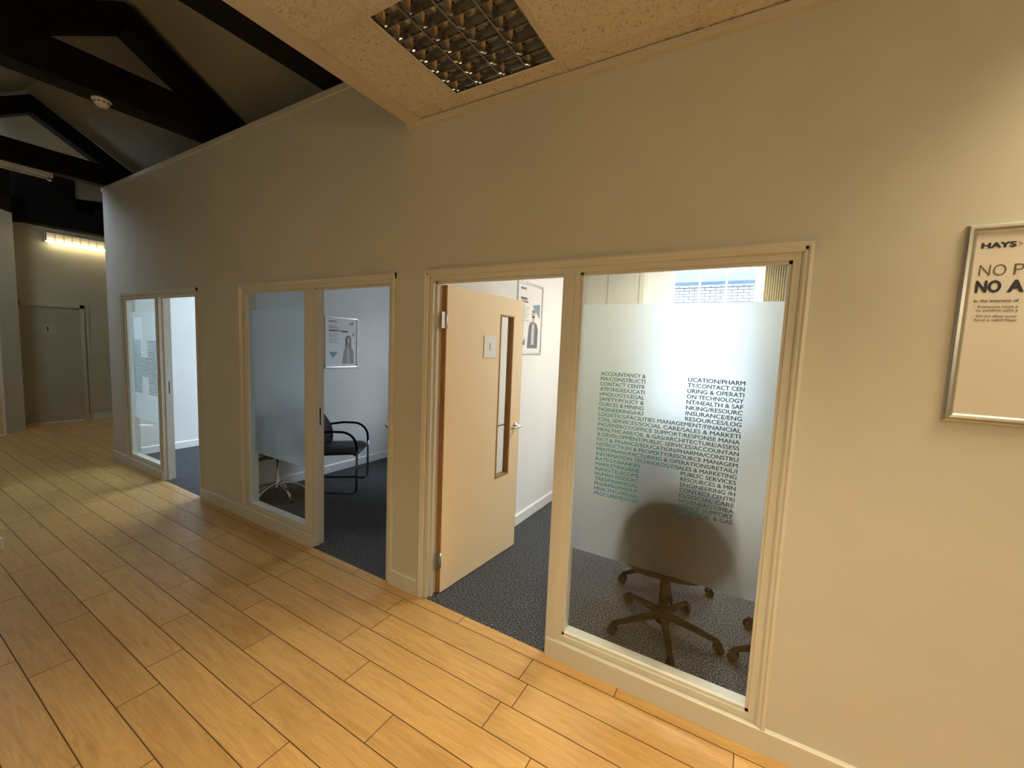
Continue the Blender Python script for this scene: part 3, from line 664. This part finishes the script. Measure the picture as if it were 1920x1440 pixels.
# ------------------------------------------------------------------ suspended ceiling
GX = [-1.80, -1.477, -0.877, -0.277, 0.323, 0.923, 1.523, 2.123, 2.723, 3.0]
GY = [0.0, -0.107, -0.707, -1.307, -1.907, -2.507, -3.107, -3.6]
HOLE = {(1, 1)}
LAMP_CELLS = {(5, 1): 0, (3, 5): 1, (5, 5): 2, (1, 5): 3, (3, 3): 4}
b = MB(); Tw = 0.012
for i in range(len(GX)-1):
    for j in range(len(GY)-1):
        if (i, j) in HOLE or (i, j) in LAMP_CELLS: continue
        b.box((GX[i]+0.004, GY[j+1]+0.004, CEIL+0.006), (GX[i+1]-0.004, GY[j]-0.004, CEIL+0.02))
struct(b.build('ceiling', m_tile), 'suspended ceiling of speckled mineral tiles')
b = MB()
for x in GX[1:-1]: b.box((x-Tw, -3.6, CEIL), (x+Tw, 0.0, CEIL+0.006))
for y in GY[1:-1]: b.box((-1.80, y-Tw, CEIL+0.001), (3.0, y+Tw, CEIL+0.006))
b.box((-1.80, -0.018, CEIL-0.001), (3.0, 0.0, CEIL+0.006))
b.box((-1.906, -3.6, CEIL-0.002), (-1.796, 0.0, CEIL+0.012)); b.box((-1.906, -3.6, CEIL), (-1.896, 0.0, CEIL+0.07))
b.box((-1.906, -0.030, CEIL-0.035), (3.0, 0.0, CEIL-0.001))
struct(b.build('trim_6', m_tgrid), 'ceiling grid bars and edge trim')

def louvre_light(name, cx, cy, lit):
    T = empty(name, (cx, cy, CEIL)); h = 0.288
    b = MB()   # tray
    b.box((-h, -h, 0.085), (h, h, 0.09)); b.box((-h, -h, 0.004), (-h+0.004, h, 0.09)); b.box((h-0.004, -h, 0.004), (h, h, 0.09)); b.box((-h, -h, 0.004), (h, -h+0.004, 0.09)); b.box((-h, h-0.004, 0.004), (h, h, 0.09))
    b.build('tray', m_white, T)
    w = 2*(h-0.004)/4
    for k in range(4):
        x = -h+0.004+w*(k+0.5); b = MB(); b.tube([(x, -0.27, 0.066), (x, 0.27, 0.066)], 0.013, 12)
        b.build('tube', m_tube if lit else m_tubeoff, T)
    # parabolic long blades (V section) and cross blades
    b = MB()
    def vee(x, t0=0.004, t1=0.022, z0=0.006, z1=0.052, n=5):
        P = []
        for q in range(n+1):
            s = q/n; P.append((x-(t0+(t1-t0)*s**2)/1, z0+(z1-z0)*s))
        for q in range(n, -1, -1):
            s = q/n; P.append((x+(t0+(t1-t0)*s**2)/1, z0+(z1-z0)*s))
        return P
    for k in range(5):
        x = -h+0.004+w*k
        b.prism([(max(-h+.004, min(h-.004, p[0])), p[1]) for p in vee(x, t1=0.030)], 'y', -h+0.004, h-0.004)
    o = b.build('long_louvre', m_louv, T)
    nC = 7; wy = 2*(h-0.004)/nC; b = MB()
    for k in range(nC+1):
        y = -h+0.004+wy*k
        P = [(max(-h+.004, min(h-.004, p[0])), p[1]) for p in vee(y, 0.0015, 0.016, 0.007, 0.044)]
        b.prism(P, 'x', -h+0.004, h-0.004)
    b.build('cross_louvre', m_louv, T)
    return T
m_louv = textured('mirror_louvre', (0.38, 0.37, 0.345), (0.46, 0.445, 0.42), 6, 0.14, 0.05, 8, metal=1.0)
T = louvre_light('ceiling_light', (GX[1]+GX[2])/2, (GY[1]+GY[2])/2, False); tag(T, 'unlit square ceiling light with mirrored louvre grid, near the ceiling edge', 'light')
for k, (ij, q) in enumerate(LAMP_CELLS.items()):
    i, j = ij; cx, cy = (GX[i]+GX[i+1])/2, (GY[j]+GY[j+1])/2
    T = empty('ceiling_light', (cx, cy, CEIL)); tag(T, ['lit square ceiling light above the framed notice', 'lit square ceiling light straight behind the camera', 'lit square ceiling light behind the camera to the right', 'lit square ceiling light behind the camera, beside the ceiling edge', 'lit square ceiling light directly above the camera'][q], 'light')
    b = MB(); b.box((-0.29, -0.29, 0.012), (0.29, 0.29, 0.09)); b.build('tray', m_white, T)
    for s in range(4):
        x = -0.285+0.57*s/4; b = MB(); 
    b = MB()
    for s in range(5): x = -0.285+0.57*s/4; b.box((x-0.003, -0.285, -0.022), (x+0.003, 0.285, 0.012))
    for s in range(8): y = -0.285+0.57*s/7; b.box((-0.285, y-0.002, -0.020), (0.285, y+0.002, 0.012))
    b.build('louvre', m_louv, T)
    area('lamp_light', (0, 0, 0.010), (0, 0, 0), 0.54, 0.54, LAMP_POWER[q], WARM, math.radians(LAMP_SPREAD[q]), T)

# ------------------------------------------------------------------ framed notices
def snap_frame(name, mapf, w, h, fwid, depth, paper, n=6):
    """w x h outer; mapf(u, v, d) local -> parent space; curved aluminium profile"""
    pass
def framed(parent, w, h, fwid, depth, paper_mat, P):
    """P(u,v,d): u right, v up, d out of the wall; builds mitred rounded frame + paper"""
    b = MB(); prof = [(0, 0), (0.0, depth*0.55), (fwid*0.2, depth*0.92), (fwid*0.5, depth), (fwid*0.8, depth*0.85), (fwid, depth*0.35), (fwid, 0)]
    cor = [(0, 0, 1, 1), (w, 0, -1, 1), (w, h, -1, -1), (0, h, 1, -1)]
    n = len(prof); v = []; f = []
    for (cu, cv, su, sv) in cor:
        for t, d in prof: v.append(P(cu+su*t, cv+sv*t, d))
    for k in range(4):
        j = (k+1) % 4
        for q in range(n-1): f.append((k*n+q, j*n+q, j*n+q+1, k*n+q+1))
    b.add(v, f, 0, False)
    b.build('frame', m_alu, parent)
    b = MB(); e = fwid*0.8
    b.add([P(e, e, depth*0.3), P(w-e, e, depth*0.3), P(w-e, h-e, depth*0.3), P(e, h-e, depth*0.3)], [(0, 1, 2, 3)])
    return b.build('paper', paper_mat, parent)
# framed HAYS notice on the right
N_ = empty('framed_notice', (0.555, 0.0, 1.450)); tag(N_, 'silver snap-framed notice hanging on the wall at the right edge', 'notice')
PW, PH = 0.45, 0.632
Pf = lambda u, v, d: (u, -d-0.001, v)
framed(N_, PW, PH, 0.026, 0.016, m_paper2, Pf)
b = MB(); fn = lambda u, v: (u, -0.0068, v)
put_text(b, 'HAYS', 0.077, 0.0165, fn, 0, 0.055, 0.037, 0.558); b.build('logo_lettering', m_ink, N_)
b = MB(); put_text(b, 'NO', 0.058, 0.036, fn, 0, 0.05, 0.036, 0.420); put_text(b, 'A', 0.036, 0.036, fn, 0, 0.05, 0.107, 0.420)
b.build('bold_heading', m_ink, N_)
b = MB(); put_text(b, 'NO', 0.060, 0.036, fn, 0, -0.012, 0.040, 0.471); put_text(b, 'P', 0.022, 0.036, fn, 0, -0.012, 0.116, 0.471)
b.build('thin_heading', m_ink2, N_)
for (tx, w_, c_, bo_, u_, v_) in (('In the interests of', 0.098, 0.0085, 0.02, 0.038, 0.389), ('-  Everyone must p', 0.100, 0.0075, 0.005, 0.037, 0.371), ('to confirm valid a', 0.092, 0.0075, 0.005, 0.045, 0.359),
                               ('-  Do not allow accor', 0.100, 0.0075, 0.005, 0.037, 0.341), ('have a valid Hays', 0.092, 0.0075, 0.005, 0.045, 0.329)):
    b = MB(); put_text(b, tx, w_, c_, fn, 0, bo_, u_, v_); b.build('text_line', m_ink2, N_)
b = MB(); b.add([fn(0.117, 0.558), fn(0.121, 0.5665), fn(0.117, 0.575), fn(0.128, 0.5665)], [(0, 3, 1), (1, 3, 2)]); b.build('logo_mark', m_greyink, N_)

def ell(cu, cv, ru, rv, n=20): return [(cu+ru*math.cos(2*PI*k/n), cv+rv*math.sin(2*PI*k/n)) for k in range(n)]
def poster(x, y0, z0, w, h, label, woman):
    T = empty('framed_poster', (x, y0, z0)); tag(T, label, 'poster')
    P = lambda u, v, d: (d+0.001, u, v)
    framed(T, w, h, 0.022, 0.014, m_paper, P)
    k = [0]
    def flat(nm, polys, m, d=0.0055):
        k[0] += 1
        b = MB()
        for pl in polys: b.add([P(p[0]*w, p[1]*h, d) for p in pl], [tuple(range(len(pl)))])
        return b.build(nm, m, T)
    def R(u0, v0, u1, v1): return [(u0, v0), (u1, v0), (u1, v1), (u0, v1)]
    b = MB(); f2 = lambda u, v: P(u, v, 0.0055)
    put_text(b, 'HAYS', 0.105 if woman else 0.10, 0.017, f2, 0, 0.05, 0.12*w, 0.895*h); b.build('bold_lettering', m_ink, T)
    if woman:
        flat('heading_bars', [R(0.12, 0.715, 0.36, 0.748), R(0.38, 0.715, 0.42, 0.748), R(0.45, 0.71, 0.475, 0.745), R(0.50, 0.705, 0.69, 0.74)], m_jack2)
        flat('text_lines', [R(0.12, 0.81-0.0, 0.30, 0.822), R(0.12, 0.775, 0.42, 0.79)]+[R(0.12, 0.66-0.028*q, 0.42-0.05*(q % 3), 0.667-0.028*q) for q in range(7)], m_greyink)
        flat('blue_triangle', [[(0.12, 0.315), (0.38, 0.315), (0.25, 0.20)]], m_blueink)
        flat('grey_triangle', [[(0.72, 0.86), (0.86, 0.86), (0.86, 0.93)]], m_tealink); flat('grey_triangle', [[(0.82, 0.66), (0.88, 0.62), (0.88, 0.72)]], m_tealink)
        flat('figure_hair', [ell(0.70, 0.565, 0.088, 0.085), [(0.62, 0.58), (0.78, 0.58), (0.80, 0.40), (0.60, 0.36)]], m_hair)
        flat('figure_jacket', [[(0.52, 0.08), (0.56, 0.33), (0.62, 0.42), (0.70, 0.445), (0.80, 0.41), (0.87, 0.33), (0.875, 0.08)]], m_jack, 0.006)
        flat('figure_face', [ell(0.705, 0.545, 0.055, 0.068), R(0.68, 0.44, 0.73, 0.5)], m_skin, 0.0065)
        flat('figure_shirt', [[(0.66, 0.08), (0.68, 0.40), (0.705, 0.36), (0.73, 0.40), (0.75, 0.08)]], m_shirt, 0.0068)
    else:
        flat('heading_bars', [R(0.12, 0.755, 0.36, 0.79), R(0.13, 0.72, 0.40, 0.745)], m_jack2)
        flat('text_lines', [R(0.12, 0.65-0.03*q, 0.46-0.05*(q % 3), 0.657-0.03*q) for q in range(7)], m_greyink)
        flat('grey_triangle', [[(0.58, 0.70), (0.885, 0.735), (0.885, 0.52)]], m_blueink)
        flat('small_triangle', [[(0.2, 0.13), (0.33, 0.24), (0.33, 0.13)]], m_tealink)
        flat('figure_suit', [[(0.42, 0.09), (0.46, 0.40), (0.52, 0.46), (0.66, 0.475), (0.78, 0.44), (0.84, 0.36), (0.83, 0.09)]], m_jack2)
        flat('figure_shirt', [[(0.56, 0.14), (0.58, 0.46), (0.64, 0.42), (0.68, 0.46), (0.68, 0.14)]], m_shirt, 0.006)
        flat('figure_head', [ell(0.63, 0.575, 0.06, 0.05), R(0.60, 0.46, 0.67, 0.55)], m_skin, 0.0064)
        flat('figure_hair', [[(0.57, 0.585), (0.57, 0.62), (0.61, 0.642), (0.66, 0.642), (0.70, 0.61), (0.69, 0.585), (0.66, 0.605), (0.60, 0.605)]], m_hair, 0.0068)
    return T
poster(-4.40, 1.176, 1.285, 0.470, 0.622, 'framed poster showing a long-haired woman, on the middle room wall', True)
poster(-1.78, 1.150, 1.570, 0.482, 0.632, 'framed poster showing a man in a suit, behind the open maple door', False)

# ------------------------------------------------------------------ furniture
def arc(c, r, a0, a1, n, fn): return [fn(c[0]+r*math.cos(a0+(a1-a0)*k/n), c[1]+r*math.sin(a0+(a1-a0)*k/n)) for k in range(n+1)]
def cantilever_chair(loc, rz_):
    T = empty('visitor_chair', loc, rz_)
    tag(T, 'black leather cantilever armchair with chrome sled legs in the middle room', 'chair')
    for s in (-1, 1):
        y = 0.27*s; fn = lambda x, z: (x, y, z)
        pts = [fn(-0.50, 0.014)] + arc((-0.045, 0.054), 0.04, -PI/2, 0, 5, fn) + [fn(-0.003, 0.25)]+[fn(-0.002, 0.46)]
        b = MB(); b.tube(pts, 0.0125, 12); b.build('sled_leg', m_dchrome, T)
        pts = [fn(-0.002, 0.44)] + [fn(-0.004, 0.50)] + arc((-0.165, 0.505), 0.16, 0, PI/2, 8, fn) + [fn(-0.28, 0.668), fn(-0.40, 0.650), fn(-0.452, 0.640)]
        b = MB(); b.tube(pts, [0.0125]*len(pts), 12); b.build('armrest', m_blackpl, T)
    b = MB(); b.tube([(-0.50, -0.27, 0.014), (-0.50, 0.27, 0.014)], 0.0125, 12); b.build('cross_bar', m_chrome, T)
    b = MB()
    def seat(u, v):
        cn = max(0, (u-0.86)/0.14)**2*abs(2*v-1)**4*0.05
        x = -0.47+0.50*u-cn; y = (-0.245+0.49*v)*(1-0.05*max(0, (u-0.8)/0.2)**2)
        drop = 0.05*max(0, (u-0.78)/0.22)**2; cr = 0.012*(1-(2*v-1)**2); side = 0.03*abs(2*v-1)**6
        return (x, y, 0.475-drop+cr-side-0.015*(1-u))
    def seatb(u, v):
        x = -0.47+0.46*u-max(0, (u-0.86)/0.14)**2*abs(2*v-1)**4*0.05; y = -0.235+0.47*v; return (x, y, 0.395+0.02*u)
    b.grid(seat, 14, 12); b.grid(seatb, 14, 12)
    v = []; 
    for fnc in (seat, seatb): pass
    def rim(k, n=52):
        t = k/n*4; s = int(t) % 4; q = t-int(t)
        return [(q, 0), (1, q), (1-q, 1), (0, 1-q)][s]
    n = 52; vv = []
    for k in range(n): u, w = rim(k); vv.append(seat(u, w))
    for k in range(n): u, w = rim(k); p = seatb(u, w); q = seat(u, w); vv.append(((p[0]+q[0])/2+0.004*(1 if u == 1 else 0), (p[1]+q[1])/2+0.012*(1 if w == 1 else (-1 if w == 0 else 0)), (p[2]+q[2])/2))
    for k in range(n): u, w = rim(k); vv.append(seatb(u, w))
    ff = []
    for r in range(2):
        for k in range(n): ff.append((r*n+k, r*n+(k+1) % n, (r+1)*n+(k+1) % n, (r+1)*n+k))
    b.add(vv, ff, 0, True); b.build('seat', m_leather, T)
    b = MB()
    def back(u, v, t):
        z = 0.43+0.53*u; x = -0.455-0.17*u+0.055*math.sin(PI*min(1, u*1.35))*(1 if t > 0 else 0.3); hw = 0.235*(1-0.22*u**3); y = -hw+2*hw*v
        bow = 0.035*(2*v-1)**2
        return (x+bow+t+0.012*math.sin(PI*v), y, z-(0.02*(2*v-1)**4 if u > .9 else 0))
    b.grid(lambda u, v: back(u, v, 0.025), 14, 12); b.grid(lambda u, v: back(u, v, -0.03), 14, 12)
    vv = [back(*rim(k), 0.025) for k in range(n)]+[back(*rim(k), -0.03) for k in range(n)]
    b.add(vv, [(k, (k+1) % n, n+(k+1) % n, n+k) for k in range(n)], 0, True)
    b.build('backrest', m_leather, T)
    return T
CH = cantilever_chair((-3.725, 1.185, 0), math.atan2(0.61, 0.79))

def swivel_chair(loc, rz_, base_rz, label, chrome=False, R_=0.30, back=True, sc=1.0, bo=0.0, bh=0.0, by=0.0):
    T = empty('swivel_chair', loc, rz_); tag(T, label, 'chair'); T.scale = (sc,)*3
    mt = m_chrome if chrome else m_blackpl
    bb = MB()
    bb.lathe([(0, 0.07), (0.042, 0.07), (0.045, 0.115), (0.03, 0.135), (0.027, 0.20), (0.016, 0.205), (0.016, 0.40), (0, 0.40)], 20)
    bb.build('gas_column', mt, T)
    for k in range(5):
        a = base_rz-rz_+2*PI*k/5; c, s = math.cos(a), math.sin(a); g = MB()
        n = 8; v = []; f = []
        for q in range(n+1):
            t = q/n; r = 0.03+(R_-0.03)*t
            zt = (0.118-0.042*t-0.012*t*t) if not chrome else (0.135-0.02*t-0.085*t**3); hh = 0.034*(1-0.45*t); hw = 0.023*(1-0.35*t)
            for (du, dz) in ((-hw, 0), (-hw*0.55, hh*0.35), (hw*0.55, hh*0.35), (hw, 0), (hw*0.8, -hh*0.65), (-hw*0.8, -hh*0.65)):
                v.append((r*c-du*s, r*s+du*c, zt+dz))
        for q in range(n):
            for w in range(6): f.append((q*6+w, q*6+(w+1) % 6, (q+1)*6+(w+1) % 6, (q+1)*6+w))
        f += [(0, 1, 2, 3, 4, 5), tuple(range(n*6+5, n*6-1, -1))]
        g.add(v, f, 0, True); lg = g.build('leg', mt, T)
        g = MB()
        if chrome:
            g.lathe([(0, 0.0), (0.020, 0.0), (0.020, 0.012), (0.012, 0.02), (0, 0.03)], 14, (R_*c*0.98, R_*s*0.98, 0)); g.build('foot', m_rubber, lg)
        else:
            px, py = R_*c, R_*s
            for d in (-1, 1):
                v = []; m = 18; ax = Vector((-s, c, 0)); ra = Vector((c, s, 0))
                ang_ = 0.5*k
                ax = Vector((math.cos(a+0.9+ang_), math.sin(a+0.9+ang_), 0)); ra = Vector((-ax.y, ax.x, 0))
                for off in (0.006*d, 0.022*d):
                    for q in range(m):
                        th = 2*PI*q/m; p = Vector((px, py, 0.026))+ax*off+ra*(0.026*math.cos(th))+Vector((0, 0, 0.026*math.sin(th))); v.append(p)
                g.add(v, [(q, (q+1) % m, m+(q+1) % m, m+q) for q in range(m)]+[tuple(range(m)), tuple(range(2*m-1, m-1, -1))], 0, True)
            g.tube([(px, py, 0.03), (px, py, 0.07)], 0.007, 8)
            g.build('caster', m_rubber, lg)
    g = MB(); g.box((-0.13, -0.07, 0.385), (0.13, 0.07, 0.425)); g.tube([(0.02, -0.07, 0.40), (0.02, -0.2, 0.39), (0.02, -0.24, 0.385)], 0.006, 8); g.build('mechanism', m_blackpl, T, bevel=0.01)
    g = MB()
    def pad(u, v, top):
        th = 2*PI*u; r = v
        ex = 2.6; cx_ = abs(math.cos(th))**(2/ex)*math.copysign(1, math.cos(th)); sy = abs(math.sin(th))**(2/ex)*math.copysign(1, math.sin(th))
        z = 0.49-0.02*r**4 if top else 0.425+0.015*r**6
        if top is None: z = 0
        return (0.235*cx_*r, 0.245*sy*r, z)
    g.grid(lambda u, v: pad(u, max(v, 0.001), True), 32, 6); g.grid(lambda u, v: pad(u, max(v, 0.001), False), 32, 6)
    rr = []
    for kk, (z, e) in enumerate(((0.47, 1), (0.455, 1.03), (0.44, 1))):
        for q in range(32): p = pad(q/32, e, True); rr.append((p[0], p[1], z))
    g.add(rr, [(r*32+q, r*32+(q+1) % 32, (r+1)*32+(q+1) % 32, (r+1)*32+q) for r in range(2) for q in range(32)], 0, True)
    g.build('seat', m_fabric if not chrome else m_leather, T)
    if back:
        g = MB()
        def bk(u, v, t):
            # u around, v radial: rounded back shell
            th = 2*PI*u; ex = 2.8
            cx_ = abs(math.cos(th))**(2/ex)*math.copysign(1, math.cos(th)); sz = abs(math.sin(th))**(2/ex)*math.copysign(1, math.sin(th))
            zz = sz*v; yy = cx_*v*(1-0.10*max(0, zz))
            return (-0.235-bo-0.05*(zz+1)+0.05*yy*yy+t*(1-v**6), 0.262*yy+by, 0.715+bh+(0.225+bh)*zz)
        g.grid(lambda u, v: bk(u, max(v, 0.001), 0.035), 40, 8); g.grid(lambda u, v: bk(u, max(v, 0.001), -0.03), 40, 8)
        g.build('backrest', m_fabric if not chrome else m_leather, T)
        g = MB(); g.tube([(-0.10, 0, 0.40), (-0.20, 0, 0.39), (-0.265-bo, 0, 0.42), (-0.285-bo, 0, 0.55), (-0.30-bo, 0, 0.65)], 0.018, 10); g.build('back_bracket', m_blackpl, T)
    return T
CA = swivel_chair((-0.345, 0.53, 0), math.radians(97), math.radians(216), 'dark swivel chair silhouetted against the nearest frosted glass', bo=0.085, bh=0.042, by=-0.05)
CB = swivel_chair((0.30, 0.64, 0), math.radians(150), math.radians(205), 'dark swivel chair at the right edge behind the nearest glass panel')
CC = swivel_chair((-0.44, 1.10, 0), math.radians(-60), math.radians(215), 'dark swivel chair farther back inside the nearest room')
CD = swivel_chair((-4.11, 0.44, 0), math.radians(90), math.radians(-76), 'swivel chair on a chrome star base behind the middle glass panel', True, 0.32, True, 0.85); CD.scale = (0.85, 0.85, 1.1)

# round table in the middle room
T = empty('round_table', (-3.13, 1.575, 0)); tag(T, 'white round table just showing at the right of the middle doorway', 'table')
b = MB(); b.lathe([(0, 0.71), (0.44, 0.71), (0.45, 0.714), (0.45, 0.732), (0.44, 0.737), (0, 0.737)], 64); b.build('tabletop', m_table, T)
b = MB(); b.lathe([(0.4495, 0.712), (0.452, 0.714), (0.452, 0.731), (0.4495, 0.733)], 64); b.build('edge_band', m_edge, T)
b = MB(); b.lathe([(0, 0.02), (0.035, 0.02), (0.035, 0.69), (0.10, 0.70), (0.10, 0.71), (0, 0.71)], 24); b.build('column', m_chrome, T)
b = MB(); b.lathe([(0, 0), (0.26, 0), (0.26, 0.008), (0.05, 0.03), (0, 0.03)], 40); b.build('foot', m_chrome, T)

# ceiling light of the nearest room; added blue daylight fill in the farthest
for (x, y, p, col, lb) in ((-0.4, 1.9, 42.0, (1.0, 0.90, 0.74), 'lit square ceiling light inside the nearest room'), (-5.7, 1.3, 24.0, (0.72, 0.88, 1.0), 'added blue daylight fill light inside the farthest room')):
    T = empty('ceiling_light', (x, y, RC)); tag(T, lb, 'light')
    b = MB(); b.box((-0.3, -0.3, -0.05), (0.3, 0.3, 0)); b.build('housing', m_white, T, bevel=0.005)
    area('lamp_light', (0, 0, -0.055), (0, 0, 0), 0.5, 0.5, p, col, PI, T)

# vertical blind by the nearest room window
T = empty('vertical_blind', (0.12, 2.66, 0)); tag(T, 'cream vertical blind gathered at the right of the nearest room window', 'blind')
b = MB(); b.box((-0.97, -0.02, 2.56), (0.13, 0.02, 2.60)); b.build('head_rail', m_white, T)
for k in range(12):
    x = -0.09+k*0.0185; b = MB(); a = 0.55; c, s = math.cos(a)*0.042, math.sin(a)*0.042
    def sl(u, v, x=x): 
        t = 2*u-1; return (x+t*0.012, t*0.040+0.002*math.sin(PI*u), 0.95+1.6*v)
    b.grid(sl, 4, 1); o = b.build('slat', m_blind, T); so = o.modifiers.new('s', 'SOLIDIFY'); so.thickness = 0.0012
# white box at the left edge of the floor
T = empty('floor_box', (-4.72, -1.40, 0)); tag(T, 'small white two-tier box on the floor at the left picture edge', 'box')
b = MB(); b.box((-0.10, -0.12, 0), (0.10, 0.12, 0.09)); b.build('base', m_plast, T, bevel=0.008)
b = MB(); b.box((-0.09, -0.11, 0.10), (0.09, 0.10, 0.17)); b.box((-0.085, -0.105, 0.09), (0.085, 0.095, 0.10)); b.build('lid', m_plast, T, bevel=0.008)

# ------------------------------------------------------------------ outside
T = empty('brick_building', (-2, 8.0, -3)); tag(T, 'pale brick building with slate roof outside the window', 'building')
b = MB(); b.box((-18, 0, 0), (18, 0.4, 6.12)); b.build('wall', m_brick, T)
b = MB(); b.add([(-18.2, -0.15, 6.10), (18.2, -0.15, 6.10), (18.2, 5.0, 9.6), (-18.2, 5.0, 9.6), (-18.2, -0.15, 6.18), (18.2, -0.15, 6.18), (18.2, 5.0, 9.7), (-18.2, 5.0, 9.7)], [(0, 3, 2, 1), (4, 5, 6, 7), (0, 1, 5, 4), (2, 3, 7, 6), (1, 2, 6, 5), (3, 0, 4, 7)]); b.build('roof', m_slate, T)
b = MB(); b.box((-25, 3.3, -3.1), (20, 30, -3.0)); struct(b.build('ground', m_ground), 'paved yard outside the windows')
